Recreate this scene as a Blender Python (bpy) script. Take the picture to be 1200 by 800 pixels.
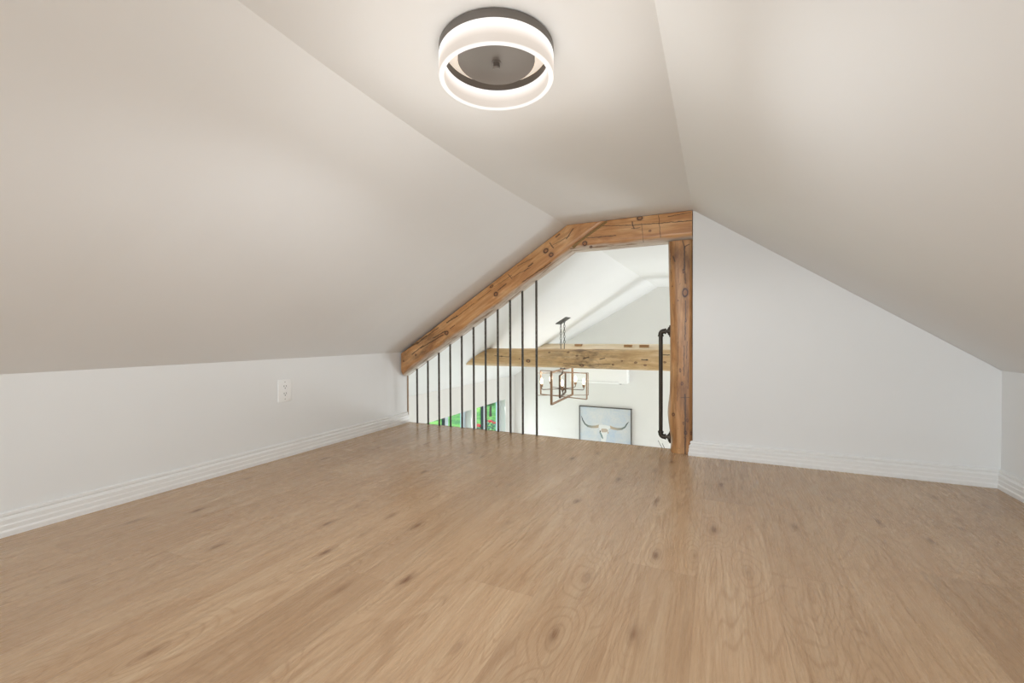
import bpy, bmesh, math, random
from math import sin, cos, pi, radians, atan, sqrt
from mathutils import Vector, Matrix, noise
random.seed(7)
for o in list(bpy.data.objects): bpy.data.objects.remove(o)
S = bpy.context.scene
C = S.collection

# ------------------------------------------------------------------ camera, world, light, exposure
F_PX, YAW, PITCH, ROLL, CAM_H = 502.3, 0.44374, 0.013316, -0.004522, 0.65
cd = bpy.data.cameras.new('camera'); cam = bpy.data.objects.new('camera', cd); C.objects.link(cam)
cd.sensor_width = 36; cd.lens = 36 * F_PX / 1200; cd.clip_start = .02; cd.clip_end = 200
cam.matrix_world = Matrix.Translation((0, 0, CAM_H)) @ Matrix.Rotation(YAW, 4, 'Z') @ Matrix.Rotation(pi/2 - PITCH, 4, 'X') @ Matrix.Rotation(ROLL, 4, 'Z')
S.camera = cam
S.view_settings.view_transform = 'Standard'; S.view_settings.look = 'None'
S.view_settings.gamma = 1; S.view_settings.use_curve_mapping = False
S.view_settings.exposure = 0.25

W = bpy.data.worlds.new('sky'); S.world = W; W.use_nodes = True
bg = W.node_tree.nodes['Background']; bg.inputs[0].default_value = (.78, .88, 1, 1); bg.inputs[1].default_value = 2.3

def area(name, loc, direction, sx, sy, power, col=(1, 1, 1)):
    l = bpy.data.lights.new(name, 'AREA'); l.shape = 'RECTANGLE'; l.size = sx; l.size_y = sy; l.energy = power; l.color = col
    o = bpy.data.objects.new(name, l); C.objects.link(o); o.location = loc
    o.rotation_euler = Vector(direction).to_track_quat('-Z', 'Y').to_euler()
    return o
# added fill light behind the camera, set as daylight from an invented gable window
area('added_fill_gable', (-.42, -2.92, .52), (.40, 1, 0.6), 1.45, .78, 44, (.88, .95, 1))
# added unseen great room fills: right side, under the loft, far wall
area('added_fill_great_room_side', (1.82, 4.5, -1.0), (-1, 0, .25), 3.2, 1.6, 5, (.93, .965, 1))
area('added_fill_great_room_loft_side', (-.6, 2.75, -1.2), (0, 1, .35), 3.6, 1.7, 4.5, (.93, .965, 1))
area('added_fill_great_room_far', (.85, 6.22, -1.0), (-.35, -1, .42), 1.3, 1.5, 76, (.93, .965, 1))
area('daylight_great_room_left', (-2.9, 5.0, -1.1), (1, 0, .1), 2.2, 1.3, 16, (.95, .98, 1))

# ------------------------------------------------------------------ dimensions
XL, XR = -2.113, 1.086            # loft knee walls
YB, YE = 2.507, 2.593             # front of gable wall / log frame, edge of the loft floor
ZC, ZKL, ZKR = 1.3206, .531, .494
XCL, XCR = -.815, -.112           # creases of the flat ceiling
XOL, XOR = -2.95, 1.9             # great room side walls
ZOL, ZOR = .531 - .625 * (2.95 - 2.113), .494 - .692 * (1.9 - 1.086)
YF, YR = 6.3, -2.8                # far wall, wall behind camera
ZG = -2.35                        # great room floor

# ------------------------------------------------------------------ material helpers
def lin(r, g=None, b=None):
    if g is None: g = b = r
    f = lambda v: (v/255/12.92) if v/255 <= .04045 else ((v/255 + .055)/1.055)**2.4
    return (f(r), f(g), f(b), 1)
def mat(name, col, rough=.6, metal=0, spec=.5, coat=0, emit=None, es=0):
    m = bpy.data.materials.new(name); m.use_nodes = True
    b = m.node_tree.nodes['Principled BSDF']
    b.inputs['Base Color'].default_value = col; b.inputs['Roughness'].default_value = rough
    b.inputs['Metallic'].default_value = metal; b.inputs['Specular IOR Level'].default_value = spec
    b.inputs['Coat Weight'].default_value = coat; b.inputs['Coat Roughness'].default_value = .25
    if emit: b.inputs['Emission Color'].default_value = emit; b.inputs['Emission Strength'].default_value = es
    return m
class N:
    """tiny node-graph helper"""
    def __init__(s, m): s.m = m; s.t = m.node_tree; s.b = s.t.nodes['Principled BSDF']
    def new(s, ty, **k):
        n = s.t.nodes.new(ty)
        for a, v in k.items(): setattr(n, a, v)
        return n
    def put(s, sock, v):
        if isinstance(v, bpy.types.NodeSocket): s.t.links.new(v, sock)
        elif v is not None: sock.default_value = v
    def math(s, op, a, b=None, c=None, clamp=False):
        n = s.new('ShaderNodeMath', operation=op); n.use_clamp = clamp
        for i, v in enumerate((a, b, c)): s.put(n.inputs[i], v)
        return n.outputs[0]
    def vmath(s, op, a, b=None):
        n = s.new('ShaderNodeVectorMath', operation=op)
        s.put(n.inputs[0], a); s.put(n.inputs[1], b)
        return n.outputs['Value'] if op in ('LENGTH', 'DOT_PRODUCT') else n.outputs[0]
    def obj(s): return s.new('ShaderNodeTexCoord').outputs['Object']
    def sep(s, v):
        n = s.new('ShaderNodeSeparateXYZ'); s.put(n.inputs[0], v); return n.outputs
    def comb(s, x, y, z=0.0):
        n = s.new('ShaderNodeCombineXYZ')
        for i, v in enumerate((x, y, z)): s.put(n.inputs[i], v)
        return n.outputs[0]
    def noise(s, v, scale, detail=4, rough=.55, dist=0):
        n = s.new('ShaderNodeTexNoise'); s.put(n.inputs['Vector'], v); n.inputs['Scale'].default_value = scale
        n.inputs['Detail'].default_value = detail; n.inputs['Roughness'].default_value = rough; n.inputs['Distortion'].default_value = dist
        return n.outputs[0]
    def ramp(s, f, stops):
        n = s.new('ShaderNodeValToRGB'); s.put(n.inputs[0], f); r = n.color_ramp
        while len(r.elements) < len(stops): r.elements.new(.5)
        for e, (p, c) in zip(r.elements, stops):
            e.position = p; e.color = c if isinstance(c, tuple) else (c, c, c, 1)
        return n.outputs[0]
    def mix(s, f, a, b, mode='MIX'):
        n = s.new('ShaderNodeMix', data_type='RGBA', blend_type=mode)
        s.put(n.inputs[0], f); s.put(n.inputs[6], a); s.put(n.inputs[7], b); return n.outputs[2]
    def bump(s, h, strength=.2, dist=.002):
        n = s.new('ShaderNodeBump'); n.inputs['Strength'].default_value = strength; n.inputs['Distance'].default_value = dist
        s.put(n.inputs['Height'], h); s.t.links.new(n.outputs[0], s.b.inputs['Normal'])

def paint(name, col, rough=.55, bump=.06):
    m = mat(name, col, rough, spec=.3); n = N(m); v = n.obj()
    f = n.noise(v, 3, 3); c = n.mix(n.ramp(f, [(.3, .0), (.7, 1.0)]), tuple(x*.985 for x in col[:3]) + (1,), col)
    n.put(n.b.inputs['Base Color'], c); n.bump(n.noise(v, 160, 2), bump, .001)
    return m
M = {}
M['wall'] = paint('loft wall paint', lin(240, 241, 240))
M['white'] = paint('great room paint', lin(236, 235, 231))
M['trimw'] = mat('white trim paint', lin(240, 240, 238), .35)
M['plastic'] = mat('white plastic', lin(251, 251, 249), .35)
M['slot'] = mat('dark slot', lin(60, 56, 52), .7)
M['screw'] = mat('painted screw', lin(190, 186, 178), .4, .3)
M['tanstrip'] = mat('raw wood edge', lin(150, 122, 98), .6)
M['iron'] = mat('black iron pipe', lin(64, 58, 50), .42, .75)
M['pan'] = mat('lamp grey metal', lin(120, 114, 108), .45, .55)
M['pandark'] = mat('lamp grey inner wall', lin(98, 92, 87), .5, .3)
M['bronze'] = mat('aged bronze', lin(92, 74, 58), .45, .6)
M['bronzew'] = mat('warm bronze strap', lin(140, 112, 88), .5, .25)
M['canopy'] = mat('chandelier canopy metal', lin(84, 84, 82), .5, .5)
M['bulb'] = mat('glowing bulb', lin(255, 220, 170), .3, emit=(1, .80, .50, 1), es=9)
M['greyframe'] = mat('dark picture frame', lin(84, 80, 74), .5)
M['winframe'] = mat('window frame white', lin(214, 228, 238), .4)
M['sash'] = mat('dark window sash', lin(52, 62, 66), .5)
M['soil'] = mat('lower floor', lin(196, 186, 174), .5)
M['twig'] = mat('dark twig', lin(44, 38, 32), .8)
M['vase'] = mat('stoneware vase', lin(120, 112, 102), .6)
M['bark'] = mat('tree bark', lin(70, 58, 48), .9)
M['red'] = mat('red petals', lin(196, 30, 44), .6)
M['hornwhite'] = mat('painted skull white', lin(232, 234, 232), .8)
M['hornbeige'] = mat('painted skull shade', lin(196, 180, 164), .8)
M['hornteal'] = mat('painted grey green', lin(128, 150, 150), .8)
M['filler'] = mat('ochre joint filler', lin(150, 122, 78), .8)
M['grey'] = mat('louvre shade', lin(196, 196, 194), .5)

def rebar():
    m = mat('speckled iron bar', lin(70, 66, 60), .5, .5); n = N(m); v = n.obj()
    f = n.noise(v, 220, 2); n.put(n.b.inputs['Base Color'], n.ramp(f, [(.35, lin(40, 36, 32)), (.55, lin(84, 78, 70)), (.75, lin(150, 144, 136))]))
    return m
M['rebar'] = rebar()

def floor_mat():
    m = mat('oak plank floor', lin(170, 136, 108), .3, spec=.42); n = N(m)
    x, y, _ = n.sep(n.obj())
    w, L = .183, 1.22
    row = n.math('FLOOR', n.math('DIVIDE', n.math('ADD', x, .045), w))
    wn = n.new('ShaderNodeTexWhiteNoise', noise_dimensions='1D'); n.put(wn.inputs['W'], row)
    yo = n.math('ADD', y, n.math('MULTIPLY', wn.outputs[0], 7.3))
    idx = n.math('FLOOR', n.math('DIVIDE', yo, L))
    wn2 = n.new('ShaderNodeTexWhiteNoise', noise_dimensions='2D'); n.put(wn2.inputs['Vector'], n.comb(row, idx))
    pid = wn2.outputs[0]
    off = n.math('MULTIPLY', pid, 37.0)
    P = n.comb(n.math('ADD', x, off), n.math('ADD', y, n.math('MULTIPLY', off, 1.7)), off)
    st = lambda sx, sy: n.vmath('MULTIPLY', P, (sx, sy, 1.0))
    fine = n.noise(st(1.0, .035), 190, 3, .6)
    mid = n.noise(st(1.0, .09), 26, 4, .6, .4)
    big = n.noise(st(1.0, .25), 5.5, 3, .5, .3)
    # knots
    vo = n.new('ShaderNodeTexVoronoi', voronoi_dimensions='2D'); n.put(vo.inputs['Vector'], st(7.5, 2.9)); vo.inputs['Scale'].default_value = 1.0
    vc = n.sep(vo.outputs['Color'])
    knoton = n.math('GREATER_THAN', vc[0], .52)
    kd = vo.outputs['Distance']
    kn = n.math('MULTIPLY', knoton, n.ramp(kd, [(0, 1.0), (.035, .8), (.08, .3), (.16, 0.0)]))
    khalo = n.math('MULTIPLY', knoton, n.ramp(kd, [(0, 1.0), (.5, 0.0)]))
    # cathedral grain: contour lines of a stretched noise, warped near knots
    h = n.math('ADD', n.noise(st(1.0, .16), 5.0, 2, .45, .6), n.math('MULTIPLY', khalo, .22))
    rings = n.math('SINE', n.math('MULTIPLY', h, 140.0))
    rings = n.ramp(rings, [(0.0, 0.0), (.55, .1), (1.0, 1.0)])
    rmask = n.ramp(n.noise(st(1.0, .3), 3.1, 2), [(.38, 0.0), (.55, 1.0)])
    base = n.ramp(mid, [(.25, lin(198, 165, 131)), (.48, lin(208, 178, 145)), (.72, lin(216, 190, 158))])
    base = n.mix(n.math('MULTIPLY', n.ramp(fine, [(.35, 1.0), (.6, 0.0)]), .55), base, lin(176, 143, 110))
    base = n.mix(n.math('MULTIPLY', n.math('MULTIPLY', rings, rmask), .34), base, lin(160, 124, 92))
    base = n.mix(n.math('MULTIPLY', n.ramp(big, [(.40, 1.0), (.62, 0.0)]), .30), base, lin(186, 150, 116))
    tone = n.ramp(pid, [(0, lin(234, 231, 229)), (1, lin(251, 250, 249))])
    base = n.mix(1.0, base, tone, 'MULTIPLY')
    # dark streaks
    stk = n.ramp(n.noise(st(1.0, .10), 13, 5, .7), [(.63, 0.0), (.74, 1.0)])
    base = n.mix(n.math('MULTIPLY', stk, .6), base, lin(140, 102, 74))
    base = n.mix(n.math('MULTIPLY', kn, n.math('MULTIPLY_ADD', vc[1], .7, .25)), base, lin(112, 74, 48))
    # joints
    fx = n.math('FRACT', n.math('DIVIDE', n.math('ADD', x, .045), w)); fy = n.math('FRACT', n.math('DIVIDE', yo, L))
    ex = n.math('LESS_THAN', n.math('MULTIPLY', n.math('MINIMUM', fx, n.math('SUBTRACT', 1.0, fx)), w), .0007)
    ey = n.math('LESS_THAN', n.math('MULTIPLY', n.math('MINIMUM', fy, n.math('SUBTRACT', 1.0, fy)), L), .0009)
    e = n.math('MAXIMUM', ex, ey)
    base = n.mix(n.math('MULTIPLY', e, .22), base, lin(120, 92, 70))
    n.put(n.b.inputs['Base Color'], base)
    n.put(n.b.inputs['Roughness'], n.ramp(fine, [(.3, .30), (.7, .23)]))
    n.bump(n.math('SUBTRACT', fine, n.math('MULTIPLY', e, 1.5)), .08, .0012)
    return m
M['floor'] = floor_mat()

def log_mat(name, pal, marks=(), cracks=(), stain=.5, speck=.5, rough=.5, coat=.15, stainlow=None, pale=None):
    """pine log: grain runs along local X; marks = knots (x, z, rx, rz), cracks = (x0, z0, x1, z1, half width)"""
    dark, midc, light = pal
    m = mat(name, midc, rough, coat=coat); n = N(m); v = n.obj()
    g = n.noise(n.vmath('MULTIPLY', v, (.06, 1.0, 1.0)), 60, 5, .6, .5)
    g2 = n.noise(n.vmath('MULTIPLY', v, (.25, 1.0, 1.0)), 14, 4, .6, .8)
    c = n.ramp(g2, [(.28, dark), (.5, midc), (.72, light)])
    c = n.mix(n.math('MULTIPLY', n.ramp(g, [(.34, 1.0), (.56, 0.0)]), .6), c, dark)
    st = n.ramp(n.noise(n.vmath('MULTIPLY', v, (.2, 1.0, 1.0)), 22, 6, .75), [(.60, 0.0), (.70, 1.0)])
    c = n.mix(n.math('MULTIPLY', st, stain), c, lin(84, 56, 36))
    sp = n.ramp(n.noise(n.vmath('MULTIPLY', v, (.6, 1.0, 1.0)), 85, 2, .5), [(.68, 0.0), (.74, 1.0)])
    c = n.mix(n.math('MULTIPLY', sp, speck), c, lin(60, 42, 30))
    if stainlow:      # a weathered, bark-stained stretch of the log
        x0, x1, amt = stainlow
        xx = n.sep(v)[0]
        mk = n.math('MULTIPLY', n.ramp(n.noise(n.vmath('MULTIPLY', v, (.35, 1.0, 1.0)), 18, 5, .7), [(.42, 0.0), (.6, 1.0)]),
                    n.math('SUBTRACT', 1.0, n.math('ABSOLUTE', n.math('DIVIDE', n.math('SUBTRACT', xx, (x0+x1)/2), (x1-x0)/2)), clamp=True))
        c = n.mix(n.math('MULTIPLY', mk, amt), c, lin(78, 58, 44))
    if pale:          # grey-white streaked band blended in across the grain, along local z
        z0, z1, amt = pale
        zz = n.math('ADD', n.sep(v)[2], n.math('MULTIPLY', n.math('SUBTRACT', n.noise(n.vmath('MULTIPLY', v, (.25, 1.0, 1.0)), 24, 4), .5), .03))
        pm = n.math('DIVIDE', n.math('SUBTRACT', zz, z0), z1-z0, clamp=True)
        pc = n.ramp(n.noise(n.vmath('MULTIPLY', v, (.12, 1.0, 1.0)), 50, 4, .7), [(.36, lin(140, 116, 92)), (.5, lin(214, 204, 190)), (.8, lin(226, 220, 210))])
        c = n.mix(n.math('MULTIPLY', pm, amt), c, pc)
    wob = n.math('MULTIPLY', n.math('SUBTRACT', n.noise(v, 45, 3), .5), .010)
    x, y, z = n.sep(v); vw = n.comb(n.math('ADD', x, wob), 0.0, n.math('ADD', z, wob))
    for (a, b, ra, rb) in marks:
        d = n.vmath('LENGTH', n.vmath('MULTIPLY', n.vmath('SUBTRACT', vw, (a, 0, b)), (1/ra, 0, 1/rb)))
        f = n.ramp(n.math('MULTIPLY', d, .5), [(0, .75), (.22, .55), (.32, .95), (.46, .95), (.52, .25), (.8, .0)])
        kc = n.ramp(n.math('MULTIPLY', d, .5), [(0, lin(120, 74, 48)), (.25, lin(132, 82, 52)), (.36, lin(58, 34, 28)), (.5, lin(64, 38, 28))])
        c = n.mix(f, c, kc)
    for (ax, az, bx, bz, hw) in cracks:
        L2 = (bx-ax)**2 + (bz-az)**2
        pa = n.vmath('SUBTRACT', vw, (ax, 0, az))
        t = n.math('DIVIDE', n.vmath('DOT_PRODUCT', pa, (bx-ax, 0, bz-az)), L2, clamp=True)
        q = n.comb(n.math('MULTIPLY', t, bx-ax), 0.0, n.math('MULTIPLY', t, bz-az))
        d = n.vmath('LENGTH', n.vmath('SUBTRACT', pa, q))
        c = n.mix(n.ramp(n.math('DIVIDE', d, hw*2.2), [(.25, .85), (1.0, 0.0)]), c, lin(46, 32, 24))
    n.put(n.b.inputs['Base Color'], c)
    n.bump(n.math('SUBTRACT', g, st), .35, .003)
    return m

# ------------------------------------------------------------------ mesh helpers
def link(name, bm, m=None, parent=None, smooth=None, **props):
    me = bpy.data.meshes.new(name); bmesh.ops.recalc_face_normals(bm, faces=bm.faces); bm.to_mesh(me); bm.free()
    o = bpy.data.objects.new(name, me); C.objects.link(o)
    if m: me.materials.append(m)
    if smooth is not None:
        for p in me.polygons: p.use_smooth = True
        me.set_sharp_from_angle(angle=radians(smooth))
    if parent: o.parent = parent
    for k, v in props.items(): o[k] = v
    return o
def empty(name, loc=(0, 0, 0), **props):
    o = bpy.data.objects.new(name, None); C.objects.link(o); o.location = loc; o.empty_display_size = .05
    for k, v in props.items(): o[k] = v
    return o
def box(bm, x0, x1, y0, y1, z0, z1, mtx=None, bev=0):
    r = bmesh.ops.create_cube(bm, size=1)['verts']
    T = Matrix.Translation(((x0+x1)/2, (y0+y1)/2, (z0+z1)/2)) @ Matrix.Diagonal((abs(x1-x0), abs(y1-y0), abs(z1-z0), 1))
    bmesh.ops.transform(bm, matrix=(mtx @ T) if mtx else T, verts=r)
    if bev:
        es = list({e for v in r for e in v.link_edges})
        bmesh.ops.bevel(bm, geom=es, offset=bev, segments=2, affect='EDGES', profile=.5)
def quad(bm, pts):
    return bm.faces.new([bm.verts.new(p) for p in pts])
def tube(bm, path, r, n=12, caps=True, rf=None):
    path = [Vector(p) for p in path]; rings = []
    up = Vector((0, 0, 1)); t0 = (path[1]-path[0]).normalized()
    if abs(t0.dot(up)) > .9: up = Vector((1, 0, 0))
    a = t0.cross(up).normalized()
    for i, p in enumerate(path):
        t = (path[min(i+1, len(path)-1)] - path[max(i-1, 0)]).normalized()
        a = (a - t*a.dot(t)).normalized(); b = t.cross(a)
        rr = rf(i) if rf else r
        rings.append([bm.verts.new(p + (a*cos(2*pi*k/n) + b*sin(2*pi*k/n))*rr) for k in range(n)])
    for A, B in zip(rings, rings[1:]):
        for k in range(n): bm.faces.new((A[k], A[(k+1) % n], B[(k+1) % n], B[k]))
    if caps: bm.faces.new(rings[0][::-1]); bm.faces.new(rings[-1])
def lathe(bm, prof, n=64, mtx=None, close=False):
    """prof: (r, z) outline; closed loop when close=True"""
    rings = []
    for r, z in prof:
        vs = [Vector((r*cos(2*pi*k/n), r*sin(2*pi*k/n), z)) for k in range(n)] if r > 1e-6 else [Vector((0, 0, z))]
        rings.append([bm.verts.new(mtx @ v if mtx else v) for v in vs])
    pr = list(zip(rings, rings[1:])) + ([(rings[-1], rings[0])] if close else [])
    for A, B in pr:
        for k in range(n):
            k2 = (k+1) % n
            if len(A) == 1 and len(B) == 1: continue
            if len(A) == 1: bm.faces.new((A[0], B[k], B[k2]))
            elif len(B) == 1: bm.faces.new((A[k], A[k2], B[0]))
            else: bm.faces.new((A[k], A[k2], B[k2], B[k]))
def prism(bm, pts2, y0, y1):
    """polygon in XZ extruded along Y"""
    A = [bm.verts.new((x, y0, z)) for x, z in pts2]; B = [bm.verts.new((x, y1, z)) for x, z in pts2]
    bm.faces.new(A); bm.faces.new(B[::-1]); n = len(A)
    for i in range(n): bm.faces.new((A[i], B[i], B[(i+1) % n], A[(i+1) % n]))
def clip(bm, co, no):
    """keep the side the normal points away from"""
    r = bmesh.ops.bisect_plane(bm, geom=bm.verts[:]+bm.edges[:]+bm.faces[:], plane_co=co, plane_no=no, clear_outer=True, dist=1e-6)
    es = [e for e in r['geom_cut'] if isinstance(e, bmesh.types.BMEdge)]
    if es: bmesh.ops.edgenet_fill(bm, edges=es)
def struct(name, bm, m, **k):
    return link(name, bm, m, kind='structure', **k)

# ------------------------------------------------------------------ the setting
crease = [(-2.8, -.875), (.55, -.862), (.8, -.877), (1.18, -.884), (1.53, -.878), (1.83, -.866), (2.2, -.84), (2.5, -.817), (3.35, -.822), (4.43, -.797), (5.4, -.765), (6.3, -.735)]
def cx(y):
    for (a, xa), (b, xb) in zip(crease, crease[1:]):
        if a <= y <= b:
            return xa + (xb-xa)*(y-a)/(b-a)
    return crease[-1][1]
ys = [YR + (YF-YR)*i/46 for i in range(47)]
def strip(cols):
    bm = bmesh.new(); g = [[bm.verts.new(p) for p in row] for row in cols]
    for A, B in zip(g, g[1:]):
        for a, b, c_, d in zip(A, A[1:], B[1:], B): bm.faces.new((a, b, c_, d))
    return bm
struct('ceiling', strip([[(cx(y), y, ZC), (XCR, y, ZC)] for y in ys]), M['wall'], label='flat white ceiling between the two roof slopes')
struct('ceiling_left', strip([[(XOL, y, ZOL), (XL, y, ZKL), (cx(y), y, ZC)] for y in ys]), M['wall'], label='white left roof slope')
struct('ceiling_right', strip([[(XCR, y, ZC), (XR, y, ZKR), (XOR, y, ZOR)] for y in ys]), M['wall'], label='white right roof slope')

bm = bmesh.new(); box(bm, XL-.06, XR+.06, YR, YE-.006, -.03, 0); struct('floor', bm, M['floor'], label='light oak plank floor of the loft')
bm = bmesh.new(); box(bm, XL-.02, XCR-.1, YE-.006, YE, -.24, .001); struct('trim_1', bm, M['tanstrip'], label='thin wooden edge strip of the loft floor')
bm = bmesh.new(); box(bm, XL-.04, XL, YR, 2.60, -.0, ZKL+.0); struct('wall_left', bm, M['wall'], label='low white knee wall on the left')
bm = bmesh.new(); box(bm, XL-.002, XL+.004, 2.588, 2.602, .0, .40); struct('trim_2', bm, M['tanstrip'], label='thin brown edge where the left wall ends')
bm = bmesh.new(); box(bm, XR, XR+.04, YR, YB, 0, ZKR); struct('wall_right', bm, M['wall'], label='low white knee wall on the right')
bm = bmesh.new(); prism(bm, [(XCR, 0), (XOR, 0), (XOR, ZOR), (XR, ZKR), (XCR, ZC)], YB, YB+.13)
struct('wall_back', bm, M['wall'], label='white gable wall to the right of the log post')
bm = bmesh.new(); prism(bm, [(XL-.04, .0), (XL-.04, ZKL-.025), (XOL, ZOL), (XOL, -.02)], 2.50, 2.60); struct('wall_partition', bm, M['white'])
bm = bmesh.new(); box(bm, XOL, XOR, 2.50, YE-.006, ZG, -.03); struct('wall_under_loft', bm, M['white'])
# rear gable wall behind the camera, with an opening added to let fill light in
wx0, wx1, wz0, wz1 = -1.16, .32, .10, .90
bm = bmesh.new()
prism(bm, [(XL, 0), (XR, 0), (XR, wz0), (XL, wz0)], YR-.12, YR)
prism(bm, [(XL, wz0), (wx0, wz0), (wx0, 1.126), (XL, ZKL)], YR-.12, YR)
prism(bm, [(wx1, wz0), (XR, wz0), (XR, ZKR), (wx1, 1.02)], YR-.12, YR)
prism(bm, [(wx0, wz1), (wx1, wz1), (wx1, 1.02), (XCR, ZC), (-.86, ZC), (wx0, 1.126)], YR-.12, YR)
struct('wall_behind', bm, M['wall'])
w3 = bmesh.new()
for a in (wx0, wx1-.04, (wx0+wx1)/2-.02): box(w3, a, a+.04, YR-.09, YR-.05, wz0, wz1)
for a in (wz0, wz1-.04): box(w3, wx0, wx1, YR-.09, YR-.05, a, a+.04)
struct('window_3', w3, M['winframe'])  # unseen window frame, added for the fill light behind the camera
# great room shell
bm = bmesh.new(); prism(bm, [(XOL, ZG), (XOR, ZG), (XOR, ZOR), (XR, ZKR), (XCR, ZC), (-.735, ZC), (XL, ZKL), (XOL, ZOL)], YF, YF+.1)
struct('wall_far', bm, M['white'], label='white far gable wall of the great room below')
for i, (x0, x1, y0, y1, z0, z1) in enumerate(((.15, 1.55, YF-.05, YF-.001, -1.85, -.2), (XOR-.05, XOR-.001, 2.85, 6.15, -1.85, -.15))):
    bm = bmesh.new(); along = (x0, x1) if i == 0 else (y0, y1); nb = 2 if i == 0 else 4
    for k in range(nb+1):
        a = along[0] + (along[1]-along[0]-.05)*k/nb
        box(bm, *((a, a+.05, y0, y1) if i == 0 else (x0, x1, a, a+.05)), z0, z1)
    for a in (z0, z1-.05): box(bm, x0, x1, y0, y1, a, a+.05)
    struct(f'window_{i+4}', bm, M['winframe'])  # frames added around the unseen far and right side fill lights
bm = bmesh.new(); box(bm, XOR, XOR+.1, 2.5, YF, ZG, ZOR); struct('wall_outer_right', bm, M['white'])
bm = bmesh.new(); box(bm, XOL-.1, XOR+.1, 2.5, YF+.1, ZG-.05, ZG); struct('floor_lower', bm, M['soil'])
WZ0, WZ1, XG = -1.75, -.335, XOL-.11
wins = [(3.55, 4.935), (5.07, 5.955)]
bm = bmesh.new()
yy = [2.5] + [a for w in wins for a in w] + [YF]
for i in (0, 2, 4): box(bm, XOL-.14, XOL, yy[i], yy[i+1], ZG, ZOL)
for a, b in wins:
    box(bm, XOL-.14, XOL, a, b, WZ1, ZOL); box(bm, XOL-.14, XOL, a, b, ZG, WZ0)
struct('wall_outer_left', bm, M['white'], label='white side wall of the great room with two windows')
glass = bpy.data.materials.new('window glass'); glass.use_nodes = True
t = glass.node_tree; t.nodes.clear(); o_ = t.nodes.new('ShaderNodeOutputMaterial'); mx = t.nodes.new('ShaderNodeMixShader')
tr = t.nodes.new('ShaderNodeBsdfTransparent'); gl = t.nodes.new('ShaderNodeBsdfGlossy'); gl.inputs['Roughness'].default_value = .02
tr.inputs[0].default_value = (.93, .97, .96, 1)
mx.inputs[0].default_value = .05; t.links.new(tr.outputs[0], mx.inputs[1]); t.links.new(gl.outputs[0], mx.inputs[2]); t.links.new(mx.outputs[0], o_.inputs[0])
for i, ((a, b), mul) in enumerate(zip(wins, ((4.447, 4.515), (5.425, 5.525)))):
    bm = bmesh.new()
    box(bm, XG-.02, XG+.015, a, a+.05, WZ0, WZ1); box(bm, XG-.02, XG+.015, b-.075, b, WZ0, WZ1)
    box(bm, XG-.02, XG+.015, a, b, WZ0, WZ0+.05); box(bm, XG-.02, XG+.015, a, b, WZ1-.012, WZ1)
    w = struct(f'window_{i+1}', bm, M['winframe'], label=('left' if i == 0 else 'right') + ' window in the side wall of the great room')
    bm = bmesh.new(); box(bm, XG-.02, XG+.02, mul[0], mul[1], WZ0, WZ1); link('mullion', bm, M['winframe'], w)
    bm = bmesh.new(); box(bm, XG-.015, XG+.012, mul[0]-.028, mul[0], WZ0, WZ1); link('dark_sash', bm, M['sash'], w)
    bm = bmesh.new(); box(bm, XG-.014, XG-.010, a, b, WZ0, WZ1); link('pane', bm, glass, w)

# baseboards: profile (distance from wall, height)
prof = [(0, 0), (.019, 0), (.019, .016), (.0165, .022), (.0165, .036), (.0145, .040), (.0145, .054), (.010, .058), (.007, .063), (.0095, .068), (.0085, .075), (.004, .078), (0, .078)]
def baseboard(name, p0, p1, nrm, e0=0, e1=0):
    """p0 -> p1 on the floor against the wall; e0/e1 = mitre: +1 lengthens by d, -1 shortens"""
    bm = bmesh.new(); p0 = Vector(p0); p1 = Vector(p1); t = (p1-p0).normalized(); nn = Vector(nrm)
    A = [bm.verts.new(p0 + nn*d - t*e0*d + Vector((0, 0, z))) for d, z in prof]
    B = [bm.verts.new(p1 + nn*d + t*e1*d + Vector((0, 0, z))) for d, z in prof]
    for i in range(len(prof)-1): bm.faces.new((A[i], A[i+1], B[i+1], B[i]))
    bm.faces.new(A); bm.faces.new(B[::-1])
    struct(name, bm, M['trimw'])
baseboard('baseboard_left', (XL, YR, 0), (XL, 2.588, 0), (1, 0, 0))
baseboard('baseboard_back', (XCR-.003, YB, 0), (XR, YB, 0), (0, -1, 0), 1, -1)
baseboard('baseboard_right', (XR, YB, 0), (XR, YR, 0), (-1, 0, 0), -1, 0)
baseboard('baseboard_behind', (XL, YR, 0), (XR, YR, 0), (0, 1, 0), -1, -1)

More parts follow.
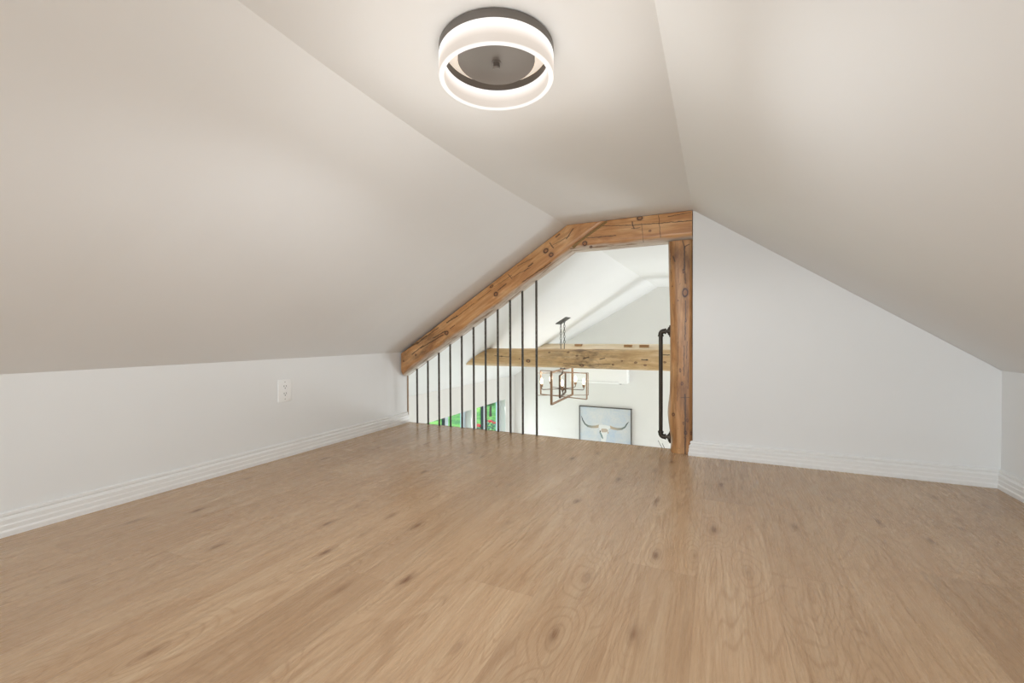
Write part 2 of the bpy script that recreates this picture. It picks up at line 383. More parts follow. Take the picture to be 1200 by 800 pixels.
# ------------------------------------------------------------------ log frame of the opening
PINE = (lin(172, 114, 62), lin(210, 156, 100), lin(230, 188, 138))
PINEP = (lin(124, 82, 46), lin(186, 134, 82), lin(212, 166, 114))
PALE = (lin(186, 148, 100), lin(212, 178, 128), lin(230, 202, 160))
PALER = (lin(222, 200, 166), lin(238, 220, 192), lin(246, 234, 214))
def rounded(y0, y1, z0, z1, rf, n=6):
    """section with corner radii rf = (front-bottom, back-bottom, back-top, front-top); y0 is the front"""
    out = []
    for (cy, cz, a0), r in zip(((y0, z0, pi), (y1, z0, 1.5*pi), (y1, z1, 0), (y0, z1, .5*pi)), rf):
        ccy = cy + r if cy == y0 else cy - r; ccz = cz + r if cz == z0 else cz - r
        for k in range(n+1):
            a = a0 + .5*pi*k/n; out.append((ccy + r*cos(a), ccz + r*sin(a)))
    return out
def log_bm(length, section, amp=.004, seed=0, x0=0, freq=6.0, keep=None, st=.02):
    bm = bmesh.new(); n = int(length/st); rings = []
    for i in range(n+1):
        x = x0 + length*i/n; ring = []
        for y, z in section:
            d = noise.noise(Vector((x*freq*.35 + seed*9.1, y*freq*2.2, z*freq*2.2)))*amp + noise.noise(Vector((x*freq*1.4 + seed*5.3, y*40, z*40)))*amp*.35
            r = sqrt(y*y + z*z) or 1; cyz = Vector((y, z))/r
            if keep and keep(y, z): d = 0
            ring.append(bm.verts.new((x, y + cyz[0]*d, z + cyz[1]*d)))
        rings.append(ring)
    m = len(section)
    for A, B in zip(rings, rings[1:]):
        for k in range(m): bm.faces.new((A[k], A[(k+1) % m], B[(k+1) % m], B[k]))
    bm.faces.new(rings[0][::-1]); bm.faces.new(rings[-1])
    return bm
def px_hit(px, py, Y):
    """room point at depth Y behind a picture measurement (used once, to read knot positions off the photograph)"""
    x = (px-600)/F_PX; y = -(py-400)/F_PX; c_, s_ = cos(ROLL), sin(ROLL); x, y = c_*x - s_*y, s_*x + c_*y
    Fw = cos(PITCH) + sin(PITCH)*y; Z = cos(PITCH)*y - sin(PITCH)
    X = x*cos(YAW) - Fw*sin(YAW); Yd = x*sin(YAW) + Fw*cos(YAW); t_ = Y/Yd
    return X*t_, CAM_H + Z*t_

SL = atan(.622); SO = Vector((XCL, 0, ZC))          # slope origin at the ceiling crease
us, uc = sin(SL), cos(SL)
def slocal(px, py):
    X, Z = px_hit(px, py, YB); dx, dz = X-SO.x, Z-SO.z
    return dx*uc + dz*us, -dx*us + dz*uc
mk = [(*slocal(px, py), a, b) for px, py, a, b in ((581.5, 344.6, .016, .015), (640, 293.8, .018, .015), (646.2, 298.5, .016, .015), (523.7, 390, .018, .015), (487.7, 415.6, .007, .006), (473.5, 423, .006, .006), (576.5, 335.5, .014, .008))]
def crk(f, *segs): return [(*f(a, b), *f(c_, d), w) for a, b, c_, d, w in segs]
ck = crk(slocal, (584, 340.3, 593.5, 332.5, .0022), (615, 317.5, 619, 314.5, .0018), (619.5, 312.5, 624.5, 308.5, .003), (580, 336, 600, 322.5, .0009), (600, 325, 622, 313.5, .0009), (607, 311.5, 624, 302.5, .0012),
         (596, 321.5, 600.5, 327, .0014), (612, 330.5, 645, 307.5, .0016), (644.5, 285, 649, 291, .002), (647, 288, 668, 276, .0009), (672, 268, 664, 280, .002), (652, 277.5, 656, 274.5, .003),
         (489, 403, 500, 393.5, .003), (500, 394, 514, 384, .002), (493, 408, 520, 392, .0022), (524, 378, 536, 370, .003), (474, 411, 490, 401, .003), (536, 371, 556, 355, .0012), (560, 352, 576, 340, .001), (528, 385, 533, 381, .002), (483, 415, 496, 405, .002), (508, 396, 522, 388, .0025))
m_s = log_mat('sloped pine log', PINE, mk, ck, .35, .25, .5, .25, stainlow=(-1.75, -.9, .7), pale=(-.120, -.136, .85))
sec = rounded(0, .12, -.145, 0, (.045, .03, .004, .003))
bm = log_bm(2.1, sec, .0035, 1, x0=-1.75, keep=lambda y, z: z > -.02 or y < .01)
# local frame: X up the slope, Y depth, Z perpendicular to the roof
Mx = Matrix(((uc, 0, -us, SO.x), (0, 1, 0, YB-.005), (us, 0, uc, SO.z), (0, 0, 0, 1)))
inv = Mx.inverted()
def pl(co, no):   # a room plane in the beam's own frame
    return inv @ Vector(co), (inv.to_3x3() @ Vector(no)).normalized()
clip(bm, *pl((0, 0, ZC-.0015), (0, 0, 1))); clip(bm, *pl((XL+.018, 0, 0), (-1, 0, 0)))
o = link('log_beam', bm, m_s, smooth=40, label='sloped pine log following the left roof slope above the iron bars', category='beam', group='log frame of the opening')
o.matrix_world = Mx
# horizontal log, butted against the underside of the sloped one
def hlocal(px, py): X, Z = px_hit(px, py, YB); return X-XCL, Z-ZC
mk = [(*hlocal(px, py), a, b) for px, py, a, b in ((685.4, 285.3, .016, .014), (750, 255.7, .017, .013), (761.8, 270.7, .007, .006), (692, 289, .008, .005))]
ck = crk(hlocal, (705, 265, 742, 264, .0014), (742, 264, 812, 258.5, .0016), (741, 260, 743, 268, .0022), (772, 252, 774, 278, .0012), (752, 262, 754, 283, .0009), (688, 279, 722, 276, .0016), (783, 254, 810, 249, .0014), (715, 256, 730, 254.5, .001), (740, 268, 750, 267, .001))
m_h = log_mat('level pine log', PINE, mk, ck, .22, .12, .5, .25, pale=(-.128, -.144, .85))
sech = rounded(0, .12, -.152, 0, (.04, .03, .004, .003))
bm = log_bm(.95, sech, .0035, 2, x0=-.25, keep=lambda y, z: z > -.02 or y < .01)
bmesh.ops.translate(bm, verts=bm.verts, vec=(0, 0, -.002))
clip(bm, (XCR-XCL-.001, 0, 0), (1, 0, 0))
nrm = Vector((us, 0, -uc)); pt = Vector((0, 0, 0)) + nrm*.127
clip(bm, pt, -nrm)
o = link('log_beam', bm, m_h, smooth=40, label='short level pine log under the flat ceiling, from the sloped log to the post', category='beam', group='log frame of the opening')
o.location = (XCL, YB-.005, ZC)
hb = o
# ochre filler in the joint between the two logs
X1, Z1 = px_hit(712, 257.5, YB-.004); X0, Z0 = px_hit(671, 289.5, YB-.004)
bm = bmesh.new(); tube(bm, [(X0-XCL, 0.006, Z0-ZC), ((X0+X1)/2-XCL-.002, .0055, (Z0+Z1)/2-ZC-.002), (X1-XCL-.004, .006, Z1-ZC-.010)], .009, 8)
link('joint_filler', bm, M['filler'], hb, 60, label='ochre filler strip in the joint')
# post
def plocal(px, py): X, Z = px_hit(px, py, YB); return Z, -(X+.17)
mk = [(*plocal(px, py), a, b) for px, py, a, b in ((803.3, 343, .026, .016), (801.3, 317.8, .010, .005), (804, 375, .008, .004), (797.4, 433.7, .010, .005), (799.7, 449.5, .010, .006), (789.6, 485.7, .010, .008), (806, 492.5, .009, .005), (801, 495.6, .008, .004), (804, 507, .010, .008), (810, 507.5, .010, .004), (788, 335, .004, .003), (795, 352, .004, .003))]
ck = crk(plocal, (802.5, 289, 802.5, 316, .0028), (800.5, 282, 802.5, 290, .002), (803, 289, 808, 286, .0018), (803, 318, 803.5, 332, .0016), (803.5, 352, 804, 374, .0016), (802, 405, 802, 440, .0016), (803.3, 462, 803.3, 532, .0026), (807, 425, 806.5, 455, .001), (798, 466, 808, 465.5, .001), (803.5, 376, 803, 398, .0018), (806, 400, 805, 420, .001), (795, 400, 794, 470, .0007), (789, 300, 791, 306, .002), (785.5, 292, 787, 330, .0007))
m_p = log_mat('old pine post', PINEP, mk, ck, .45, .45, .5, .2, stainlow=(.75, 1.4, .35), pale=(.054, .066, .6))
ps = rounded(-.0615, .062, -.058, .0585, (.018, .018, .03, .045))   # section (z -> room -X)
bm = log_bm(1.17, ps, .007, 3, x0=0, freq=5, keep=lambda y, z: z < -.03)
# local X = up, local Y = depth, local Z = room -X
Mp = Matrix(((0, 0, -1, -.1715), (0, 1, 0, YB+.060), (1, 0, 0, .0), (0, 0, 0, 1)))
for v in bm.verts:
    if v.co.z > .0:
        v.co.z += .012*math.exp(-((v.co.x-.22)/.09)**2) - .004*math.exp(-((v.co.x-.05)/.05)**2) + .006*max(0, (v.co.x-.75)/.4)
    v.co.x = min(max(v.co.x, .001), 1.165)
o = link('log_post', bm, m_p, smooth=45, label='upright weathered pine log post at the right side of the opening', category='post'); o.matrix_world = Mp

# ------------------------------------------------------------------ iron bars of the railing
SLOPE_BOT = lambda X: (ZC + .622*(X-XCL)) - .145/uc
ordw = ['shortest', 'second', 'third', 'fourth', 'fifth', 'sixth', 'seventh', 'eighth', 'ninth', 'tenth', 'tallest']
for i in range(11):
    X = [-2.011, -1.912, -1.814, -1.716, -1.619, -1.522, -1.427, -1.332, -1.239, -1.149, -1.050][i]
    top = SLOPE_BOT(X) + .022; bm = bmesh.new(); nz = int(top/.004)
    tube(bm, [(0, 0, .001 + top*k/nz) for k in range(nz+1)], .0068, 10, rf=lambda k: .0070 if k % 3 else .0078)
    if i == 0: lb = 'shortest iron bar of the railing, leftmost, next to the knee wall'
    elif i == 10: lb = 'tallest iron bar of the railing, rightmost, beside the open gap'
    else: lb = f'black iron bar under the sloped log, {ordw[i]} from the left in the railing'
    o = link('railing_bar', bm, M['rebar'], smooth=70, label=lb, category='railing bar', group='iron bars of the loft railing'); o.location = (X, YE-.014, 0)

# ------------------------------------------------------------------ pipe grab handle on the post
h = empty('pipe_handle', (-.232, YE-.012, .37), label='black iron pipe grab handle screwed to the left side of the log post', category='handle')
zt, zb, hx, R = .302, -.300, -.052, .0112
bm = bmesh.new(); tube(bm, [(hx, 0, zb+.022), (hx, 0, zt-.022)], R, 20); link('pipe', bm, M['iron'], h, 50)
for s, z in ((1, zt), (-1, zb)):
    bm = bmesh.new(); a = [(hx, 0, z - s*.024)] + [(hx + .017*(1-cos(q)), 0, z - s*.017 + s*.017*sin(q)) for q in [pi/2*k/8 for k in range(9)]] + [(hx+.024, 0, z)]
    tube(bm, a, .0138, 20)
    tube(bm, [(hx, 0, z-s*.030), (hx, 0, z-s*.022)], .0163, 20); tube(bm, [(hx+.022, 0, z), (hx+.029, 0, z)], .0163, 20)
    link('elbow', bm, M['iron'], h, 50)
    bm = bmesh.new(); tube(bm, [(hx+.025, 0, z), (-.006, 0, z)], .0098, 16); link('nipple', bm, M['iron'], h, 50)
    bm = bmesh.new(); tube(bm, [(-.015, 0, z), (-.004, 0, z)], .0165, 20); tube(bm, [(-.005, 0, z), (.002, 0, z)], .034, 28)
    fl = link('flange', bm, M['iron'], h, 50)
    for q in (45, 135, 225, 315):
        bm = bmesh.new(); cy, cz = .025*cos(radians(q)), z + .025*sin(radians(q))
        tube(bm, [(-.011, cy, cz), (-.008, cy, cz), (-.004, cy, cz)], .005, 8, rf=lambda k: (.003, .0055, .0058)[k])
        link('screw', bm, M['iron'], fl, 50)

# ------------------------------------------------------------------ wall outlet
o = empty('wall_outlet', (XL, 1.5655, .3595), label='white double wall socket on the low left wall', category='wall outlet')
bm = bmesh.new(); box(bm, -.004, .006, -.038, .038, -.0605, .0605, bev=.002); link('cover_plate', bm, M['plastic'], o, 30)
for s in (1, -1):
    bm = bmesh.new(); n = 24
    pts = []
    for k in range(n):
        a = 2*pi*k/n; y = .017*cos(a); z = max(-.0135, min(.0135, .017*sin(a))); pts.append((y, z))
    A = [bm.verts.new((.0055, y, s*.0195+z)) for y, z in pts]; B = [bm.verts.new((.0075, y*.96, s*.0195+z*.96)) for y, z in pts]
    bm.faces.new(B)
    for k in range(n): bm.faces.new((A[k], A[(k+1) % n], B[(k+1) % n], B[k]))
    rc = link('receptacle', bm, M['plastic'], o)
    for dy in (-.0065, .0065):
        bm = bmesh.new(); box(bm, .0072, .0078, dy-.0013, dy+.0013, s*.0195+.0005, s*.0195+.0085); link('slot', bm, M['slot'], rc)
    bm = bmesh.new(); tube(bm, [(.0072, 0, s*.0195-.0065), (.0078, 0, s*.0195-.0065)], .0028, 12); link('slot', bm, M['slot'], rc)
for s in (1, -1):
    bm = bmesh.new(); tube(bm, [(.005, 0, s*.046), (.0068, 0, s*.046)], .003, 12); link('screw', bm, M['screw'], o, 40)

# ------------------------------------------------------------------ ceiling lamp
lx, ly = -.466, .902
lamp = empty('ceiling_lamp', (lx, ly, ZC), label='round flush ceiling lamp with a glowing white ring and grey metal centre', category='lamp')
RO, RI = .1335, .1215
bm = bmesh.new(); lathe(bm, [(RO-.002, -.001), (RO, -.004), (RO, -.0215), (RI+.002, -.0215), (RI+.002, -.001)], 96, close=True); link('mounting_band', bm, M['pan'], lamp, 40)
bm = bmesh.new(); lathe(bm, [(RI+.0018, -.004), (RI+.0018, -.0255), (RI-.001, -.0255), (RI-.001, -.004)], 96, close=True); link('inner_band', bm, M['pandark'], lamp, 40)
glow = mat('lamp ring acrylic', lin(90, 88, 86), .4, spec=.3); n = N(glow); z = n.sep(n.obj())[2]
n.put(n.b.inputs['Emission Color'], n.ramp(n.math('DIVIDE', n.math('ADD', z, .072), .05), [(0, (1, .95, .91, 1)), (.06, (1, .87, .75, 1)), (.45, (1, .88, .77, 1)), (.8, (1, .97, .94, 1))]))
n.put(n.b.inputs['Emission Strength'], n.ramp(n.math('DIVIDE', n.math('ADD', z, .072), .05), [(0, .95), (.05, .56), (.35, .60), (.8, .95)]))
bm = bmesh.new(); lathe(bm, [(RO, -.022), (RO, -.0700), (RO-.001, -.0715), (RI+.001, -.0715), (RI, -.0700), (RI, -.0258)], 96, close=True); link('diffuser_ring', bm, glow, lamp, 40)
cream = mat('lamp inner diffuser', lin(236, 226, 212), .5, emit=(1, .9, .78, 1), es=.35)
bm = bmesh.new(); lathe(bm, [(0, -.004), (RI-.0012, -.004), (RI-.0012, -.008), (0, -.008)], 72, close=False); link('reflector', bm, cream, lamp, 40)
bm = bmesh.new(); lathe(bm, [(0, -.0085), (.088, -.0085), (.090, -.012), (.090, -.028), (.0885, -.030), (0, -.030)], 72); link('center_plate', bm, M['pan'], lamp, 40)
bm = bmesh.new(); lathe(bm, [(0, -.0295), (.011, -.0295), (.011, -.0315), (.0078, -.032), (.0078, -.038), (.0086, -.039), (.0086, -.0425), (.0065, -.0445), (0, -.0445)], 24); link('finial', bm, M['pan'], lamp, 40)
# the LED light that leaves the ring, outwards and down
for k in range(10):
    a = 2*pi*k/10
    l = bpy.data.lights.new('ring_led', 'POINT'); l.energy = .27; l.shadow_soft_size = 0.0; l.color = (1, .975, .945)
    lo = bpy.data.objects.new('ring_led', l); C.objects.link(lo); lo.parent = lamp; lo.location = (.22*cos(a), .22*sin(a), -.25)

for k in range(8):
    a = 2*pi*(k+.5)/8
    l = bpy.data.lights.new('ring_led_down', 'SPOT'); l.energy = 1.9; l.shadow_soft_size = 0.0; l.color = (.94, .97, 1); l.spot_size = radians(172); l.spot_blend = .25
    lo = bpy.data.objects.new('ring_led_down', l); C.objects.link(lo); lo.parent = lamp; lo.location = (.1285*cos(a), .1285*sin(a), -.075)

# ------------------------------------------------------------------ great room logs
def cross_log(y, zc, r, lab, m, seed, holes=(), amp=.006):
    sec = [(r*cos(2*pi*k/28), r*sin(2*pi*k/28)*.98) for k in range(28)]
    bm = log_bm(XOR-XOL+.3, sec, amp, seed, x0=XOL-.1, freq=4, st=.03)
    def rp(x, z, nx): return (x, 0, z-zc), nx
    # trimmed by the two roof slopes
    clip(bm, (XL+.004, 0, ZKL-zc-.0), Vector((-.625, 0, 1)).normalized())
    clip(bm, (XR, 0, ZKR-zc-.004), Vector((.692, 0, 1)).normalized())
    o = link('log_crossbeam', bm, m, smooth=50, label=lab, category='beam', group='log crossbeams of the great room'); o.location = (0, y, zc)
    for (a, b, zt, hgt) in holes:
        h = bmesh.new(); box(h, a, b, -r*.93, -r*.35, zt-hgt-zc, zt-zc+.002); link('mortise', h, M['hole'], o)
    return o
M['hole'] = mat('cut mortise wood', lin(150, 112, 72), .8)
def l1(px, py): X, Z = px_hit(px, py, 3.86); return X, Z-.432
mk = [(*l1(px, py), a, b) for px, py, a, b in ((619, 422.5, .022, .016), (676, 416.5, .012, .008), (685, 419, .012, .007), (729, 422.5, .009, .006), (745, 424.5, .012, .008), (756, 427.5, .012, .008), (779, 424, .012, .008), (758, 421.3, .010, .006), (718, 427, .010, .008), (665, 412.5, .012, .008), (681, 428, .020, .012), (609, 420, .007, .006), (583, 413, .008, .006), (588, 417, .01, .007), (643, 412.5, .01, .006))]
ck = crk(l1, (684, 420, 690, 418, .004), (660, 425.5, 684, 427, .002), (684, 427.5, 715, 426, .0018), (580, 416.5, 598, 418, .002), (703, 420.5, 709, 419, .003), (752, 421, 759, 421.4, .003), (773, 415.5, 784, 415.5, .003))
m1 = log_mat('pale pine crossbeam', PALE, mk, ck, .30, .40, .55, .1, stainlow=(-1.6, -.6, .75))
m2 = log_mat('lamplit pine crossbeam', PALER, (), (), .12, .08, .6, .05)  # chandelier light on the rear log is put into this paler colour
cross_log(3.95, .430, .0945, 'front log crossbeam with dark knots crossing the great room', m1, 5)
cross_log(5.50, .445, .098, 'paler rear log crossbeam showing just above the front one', m2, 8, [(-1.665, -1.575, .535, .022), (-1.03, -.935, .530, .026), (-.845, -.735, .530, .030)], .004)

# ------------------------------------------------------------------ chandelier
CX, CY = -1.624, 4.8
ch = empty('chandelier', (CX, CY, .1), label='bronze chandelier of crossing square frames with five candle bulbs', category='chandelier')
zr = .531 + .625*(CX+2.113) - .1
sl = atan(.625)
T = Matrix.Translation((0, 0, zr)) @ Matrix.Rotation(-sl, 4, 'Y')
bm = bmesh.new(); box(bm, -.075, .075, -.095, .095, -.020, -.001, T, .006); link('canopy', bm, M['canopy'], ch, 30)
for i, dx in enumerate((-.021, .021)):
    zt_ = zr - .018 + dx*.5; bm = bmesh.new(); k = 0; z = zt_
    while z > .46:
        a = [(dx + (0.0105*cos(q) if k % 2 == 0 else 0), (0.0105*cos(q) if k % 2 else 0), z - .012 + .018*sin(q)) for q in [2*pi*j/12 for j in range(13)]]
        tube(bm, a, .003, 6, caps=False); z -= .030; k += 1
    link('chain', bm, M['canopy'], ch, 60)
    bm = bmesh.new(); tube(bm, [(dx, 0, z+.004), (dx, 0, .165)], .0045, 8); link('rod', bm, M['canopy'], ch, 60)
bm = bmesh.new(); box(bm, -.032, .032, -.006, .006, .155, .167); tube(bm, [(0, 0, .16), (0, 0, .105)], .006, 10)
tube(bm, [(0, 0, .115), (0, 0, .10)], .012, 12); link('hanger', bm, M['canopy'], ch, 50)
bm = bmesh.new(); lathe(bm, [(0, -.135), (.006, -.13), (.004, -.115), (.009, -.10), (.028, -.082), (.028, -.068), (.012, -.058), (.006, -.045), (.006, -.03), (0, -.03)], 20); link('hub', bm, M['bronze'], ch, 50)
def frame(L, H, ang, zc_, w, t, m):
    bm = bmesh.new(); R_ = Matrix.Rotation(radians(ang), 4, 'Z')
    for s in (-1, 1): box(bm, s*L/2-t/2, s*L/2+t/2, -w/2, w/2, zc_-H/2, zc_+H/2, R_)
    for s in (-1, 1): box(bm, -L/2, L/2, -w/2, w/2, zc_+s*H/2-t/2, zc_+s*H/2+t/2, R_)
    return link('frame', bm, m, ch)
frame(.85, .35, 92, -.022, .024, .016, M['bronzew'])
frame(.66, .292, -17, -.022, .020, .008, M['bronzew'])
frame(.60, .262, 25, -.020, .018, .005, M['bronzew'])
frame(.50, .245, 101, -.024, .020, .012, M['bronze'])
for k in range(5):
    a = YAW - pi/2 - radians(8) + 2*pi*k/5; x, y = .255*cos(a), .255*sin(a)
    bm = bmesh.new(); tube(bm, [(0, 0, -.075), (x*.5, y*.5, -.076), (x*.93, y*.93, -.078), (x, y, -.070), (x, y, -.05)], .0045, 8); arm = link('arm', bm, M['bronze'], ch, 60)
    bm = bmesh.new(); lathe(bm, [(0, -.055), (.007, -.055), (.009, -.045), (.016, -.042), (.016, -.012), (0, -.012)], 14, Matrix.Translation((x, y, 0))); link('socket', bm, M['bronzew'], arm, 40)
    bm = bmesh.new(); lathe(bm, [(0, -.013), (.009, -.012), (.013, .005), (.0155, .020), (.013, .036), (.008, .048), (.003, .056), (0, .058)], 14, Matrix.Translation((x, y, 0))); link('bulb', bm, M['bulb'], arm, 60)
    l = bpy.data.lights.new('bulb_light', 'POINT'); l.energy = .6; l.color = (1, .88, .72); l.shadow_soft_size = 0
    lo = bpy.data.objects.new('bulb_light', l); C.objects.link(lo); lo.parent = ch; lo.location = (x, y, .075)

# ------------------------------------------------------------------ picture on the far wall
pw0, pw1, pz0, pz1 = -1.862, -1.088, -1.12, -.408
p = empty('framed_picture', ((pw0+pw1)/2, YF, pz1), label='framed picture of a longhorn skull on a pale blue ground, on the far wall', category='picture')
hw = (pw1-pw0)/2; H_ = pz1-pz0
bm = bmesh.new(); fw = .011
box(bm, -hw, -hw+fw, -.04, -.002, -H_, 0); box(bm, hw-fw, hw, -.04, -.002, -H_, 0); box(bm, -hw, hw, -.04, -.002, -fw, 0); box(bm, -hw, hw, -.04, -.002, -H_, -H_+fw)
link('picture_frame', bm, M['greyframe'], p)
cm = mat('pale blue canvas', lin(196, 210, 222), .8); n = N(cm); v = n.obj()
c_ = n.ramp(n.noise(v, 2.6, 5, .65), [(.3, lin(182, 202, 222)), (.5, lin(204, 212, 218)), (.7, lin(222, 222, 218))])
n.put(n.b.inputs['Base Color'], n.mix(n.ramp(n.noise(v, 40, 3), [(.4, 0.0), (.7, .35)]), c_, lin(226, 226, 222)))
bm = bmesh.new(); box(bm, -hw+fw, hw-fw, -.028, -.006, -H_+fw, -fw); cv = link('canvas', bm, cm, p)
def flat(name, pts, m, dy=0.0):
    bm = bmesh.new(); prism(bm, pts, -.0295-dy, -.0278); return link(name, bm, m, cv)
hm = mat('painted horn', lin(150, 140, 124), .8); n = N(hm); x = n.math('ABSOLUTE', n.sep(n.obj())[0])
n.put(n.b.inputs['Base Color'], n.ramp(n.math('DIVIDE', x, .37), [(.2, lin(196, 176, 150)), (.5, lin(172, 166, 152)), (.75, lin(120, 132, 128)), (.95, lin(54, 66, 66))]))
def horn(s, tip):
    path = [(.075, -.283, .021), (.13, -.300, .019), (.19, -.306, .018), (.25, -.298, .015), (.295, -.270, .011), (.328, -.215, .008), tip]
    up, dn = [], []
    for i, (x, z, w) in enumerate(path):
        a = path[max(i-1, 0)]; b = path[min(i+1, len(path)-1)]; tx, tz = b[0]-a[0], b[1]-a[1]; L_ = sqrt(tx*tx+tz*tz); nx, nz = -tz/L_, tx/L_
        up.append((s*(x+nx*w)-.004, z+nz*w)); dn.append((s*(x-nx*w)-.004, z-nz*w))
    flat('painted_horn', up + dn[::-1], hm)
horn(-1, (.348, -.155, .002)); horn(1, (.350, -.188, .002))
flat('painted_skull', [(-.085, -.268), (-.04, -.262), (.03, -.264), (.078, -.272), (.085, -.30), (.055, -.318), (.062, -.35), (.045, -.375), (.03, -.41), (.028, -.455), (.015, -.51), (-.01, -.55), (-.045, -.545), (-.06, -.49), (-.055, -.43), (-.075, -.39), (-.088, -.35), (-.072, -.325), (-.092, -.30)], M['hornwhite'], .0004)
flat('painted_brow', [(-.045, -.318), (.02, -.314), (.045, -.33), (.05, -.35), (.015, -.368), (-.04, -.372), (-.055, -.345)], M['hornbeige'], .0010)
flat('painted_shadow', [(-.082, -.372), (-.055, -.38), (-.035, -.42), (-.02, -.47), (-.045, -.46), (-.065, -.41)], M['hornteal'], .0012)
flat('painted_eye', [(-.078, -.352), (-.062, -.348), (-.058, -.372), (-.072, -.378)], M['twig'], .0016)
flat('painted_eye', [(.040, -.362), (.056, -.358), (.058, -.382), (.042, -.384)], M['hornbeige'], .0016)

# ------------------------------------------------------------------ air conditioner on the far wall
ac = empty('air_conditioner', (-1.54, YF, .12), label='white wall mounted air conditioner high on the far wall behind the chandelier', category='air conditioner')
bm = bmesh.new(); box(bm, -.42, .42, -.19, -.001, -.155, .15, bev=.012); link('housing', bm, M['plastic'], ac, 30)
bm = bmesh.new(); box(bm, -.38, .30, -.1915, -.188, -.132, -.128); link('louvre_gap', bm, M['grey'], ac)
bm = bmesh.new(); box(bm, -.36, .30, -.17, -.06, -.168, -.152, bev=.004); link('louvre', bm, M['plastic'], ac)
bm = bmesh.new(); box(bm, .31, .33, -.17, -.10, -.170, -.152); link('bracket', bm, M['grey'], ac)

# ------------------------------------------------------------------ twigs in a floor vase, tips just over the floor edge by the post
vx, vy = -.20, 2.86
vs = empty('twig_vase', (vx, vy, ZG), label='thin dark twigs in a tall vase, tips showing beside the foot of the log post', category='vase')
bm = bmesh.new(); lathe(bm, [(0, .002), (.11, .002), (.15, .25), (.13, .7), (.07, 1.15), (.055, 1.3), (.075, 1.38), (.06, 1.38), (.045, 1.3), (0, 1.28)], 32); link('vase', bm, M['vase'], vs, 60)
for k, (tx, ty, tz) in enumerate([(-.127, -.03, 2.335), (-.105, -.02, 2.318), (.10, .16, 2.26), (-.02, .22, 2.22), (.15, .05, 2.15)]):
    bm = bmesh.new(); A = Vector((0, 0, 1.29)); B = Vector((tx*.35+.06, ty*.3+.02, 2.05)); D = Vector((tx, ty, tz))
    P = [A + (B-A)*(i/8) for i in range(9)] + [B + (D-B)*(i/8) for i in range(1, 9)]
    tube(bm, P, .004, 6, rf=lambda i: .005 - .0035*i/16); link('twig', bm, M['twig'], vs, 60)

# ------------------------------------------------------------------ outdoors seen through the two windows
gm = mat('grass', lin(96, 150, 62), .9); n = N(gm); v = n.obj()
c_ = n.ramp(n.noise(v, .9, 6, .7), [(.3, lin(44, 104, 52)), (.48, lin(92, 156, 58)), (.62, lin(150, 200, 84)), (.8, lin(176, 214, 120))])
n.put(n.b.inputs['Base Color'], n.mix(n.ramp(n.noise(v, 9, 4), [(.4, .5), (.6, 0.0)]), c_, lin(40, 96, 48)))
bm = bmesh.new(); g = 24
vv = [[bm.verts.new((-3.3-60*i/g, -10+70*j/g, -2.6 + .12*noise.noise(Vector((i*.5, j*.5, 0))))) for j in range(g+1)] for i in range(g+1)]
for i in range(g):
    for j in range(g): bm.faces.new((vv[i][j], vv[i+1][j], vv[i+1][j+1], vv[i][j+1]))
struct('lawn', bm, gm, smooth=60, label='green lawn outside the great room windows')
def leafm(name, a, b):
    m = mat(name, a, .7); n = N(m); n.put(n.b.inputs['Base Color'], n.ramp(n.noise(n.obj(), 5, 3), [(.35, a), (.65, b)])); return m
M['ever'] = leafm('evergreen needles', lin(28, 66, 56), lin(58, 104, 80)); M['leaf'] = leafm('leaves', lin(44, 96, 56), lin(96, 150, 84)); M['rosel'] = leafm('rose leaves', lin(46, 92, 84), lin(92, 138, 118))
def foliage(bm, n_, fn, s):
    for _ in range(n_):
        p_ = fn(); q = Matrix.Rotation(random.random()*6.28, 3, 'Z') @ Matrix.Rotation(random.random()*3.1, 3, 'X'); w_ = s*(.6+.8*random.random())
        quad(bm, [Vector(p_) + q @ Vector(c_) for c_ in ((-w_, 0, 0), (0, -w_*.45, 0), (w_, 0, 0), (0, w_*.45, 0))])
def evergreen(x, y, h_, lab):
    t_ = empty('evergreen_tree', (x, y, -2.6), label=lab, category='tree', group='evergreens beyond the lawn')
    bm = bmesh.new(); tube(bm, [(0, 0, -.1), (0, 0, h_*.5), (0, 0, h_)], .1, 8, rf=lambda i: (.12, .07, .01)[i]); link('trunk', bm, M['bark'], t_, 60)
    def f():
        u = random.random()**.7; a = random.random()*6.28; r_ = h_*.22*u*(.35+.65*random.random()**.5); return (r_*cos(a), r_*sin(a), h_*(1-u*.93))
    bm = bmesh.new(); foliage(bm, 1800, f, .13); link('foliage', bm, M['ever'], t_)
for i, (x, y, h_) in enumerate([(-11.0, 19.4, 5.0), (-12.6, 22.0, 6.0), (-15.4, 20.0, 6.2), (-9.8, 22.4, 5.6)]):
    evergreen(x, y, h_, 'dark evergreen beyond the lawn, seen through the right window of the great room' )
t_ = empty('young_tree', (-8.2, 15.2, -2.6), label='young tree with a dark slim trunk on the lawn, through the right window', category='tree')
bm = bmesh.new(); tube(bm, [(0, 0, -.1), (0, 0, .25), (.02, 0, .5), (0, 0, .8)], .04, 8, rf=lambda i: (.06, .05, .04, .01)[i]); link('trunk', bm, M['bark'], t_, 60)
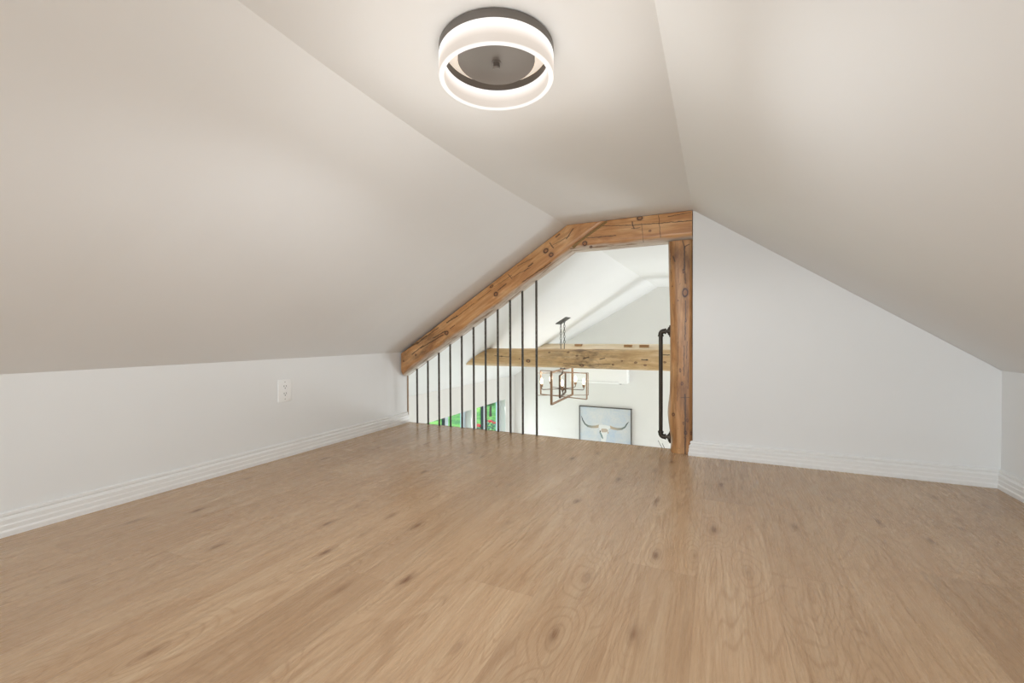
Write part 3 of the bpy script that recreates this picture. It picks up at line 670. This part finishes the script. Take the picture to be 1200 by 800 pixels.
def f():
    a = random.random()*6.28; u = random.random()*3.14; r_ = .36*random.random()**.4; return (r_*cos(a)*sin(u), r_*sin(a)*sin(u), .62+.55*r_*cos(u))
bm = bmesh.new(); foliage(bm, 500, f, .05); link('foliage', bm, M['leaf'], t_)
def rose(x, y, h_, r0, blossoms, lab):
    t_ = empty('rose_bush', (x, y, -2.6), label=lab, category='bush', group='rose bushes outside the windows')
    bm = bmesh.new()
    for k in range(5): a = k*1.3; tube(bm, [(0, 0, -.05), (.3*r0*cos(a), .3*r0*sin(a), h_*.5), (.6*r0*cos(a), .6*r0*sin(a), h_*.92)], .01, 6)
    link('stem', bm, M['bark'], t_)
    def f(): a = random.random()*6.28; q = random.random()**.5; z_ = random.random(); return (r0*q*cos(a)*(1-.5*z_), r0*q*sin(a)*(1-.5*z_), .1 + z_*(h_-.12))
    bm = bmesh.new(); foliage(bm, 900, f, .035); link('foliage', bm, M['rosel'], t_)
    for (bx, by, bz) in blossoms:
        bm = bmesh.new()
        for k in range(9):
            a = k*2.4; rr = .006+.005*k
            bmesh.ops.create_icosphere(bm, subdivisions=1, radius=.022, matrix=Matrix.Translation((bx+rr*cos(a), by+rr*sin(a), bz-.002*k)))
        link('blossom', bm, M['red'], t_, 80)
def at(px, py, X_):
    k = px_hit(px, py, 1.0); t_ = X_/k[0]; return X_, t_, CAM_H + (k[1]-CAM_H)*t_
bx, by, bz = at(577, 491.5, -5.0)
bl = [at(574, 492.5, -4.93), at(580, 495, -4.85), at(575.5, 493.5, -4.9)]
rose(bx, by, bz+2.6, .42, [(q[0]-bx, q[1]-by, q[2]+2.6) for q in bl], 'rose bush with dark red blossoms outside the right pane of the right window')
bx, by, bz = at(560.5, 499, -5.0); q = at(560.6, 497.3, -4.97); q2 = at(560.2, 498.6, -4.97)
rose(bx, by, bz+2.6, .25, [(q[0]-bx, q[1]-by, q[2]+2.6), (q2[0]-bx, q2[1]-by, q2[2]+2.6)], 'rose bush with a bright red blossom outside the left pane of the right window')
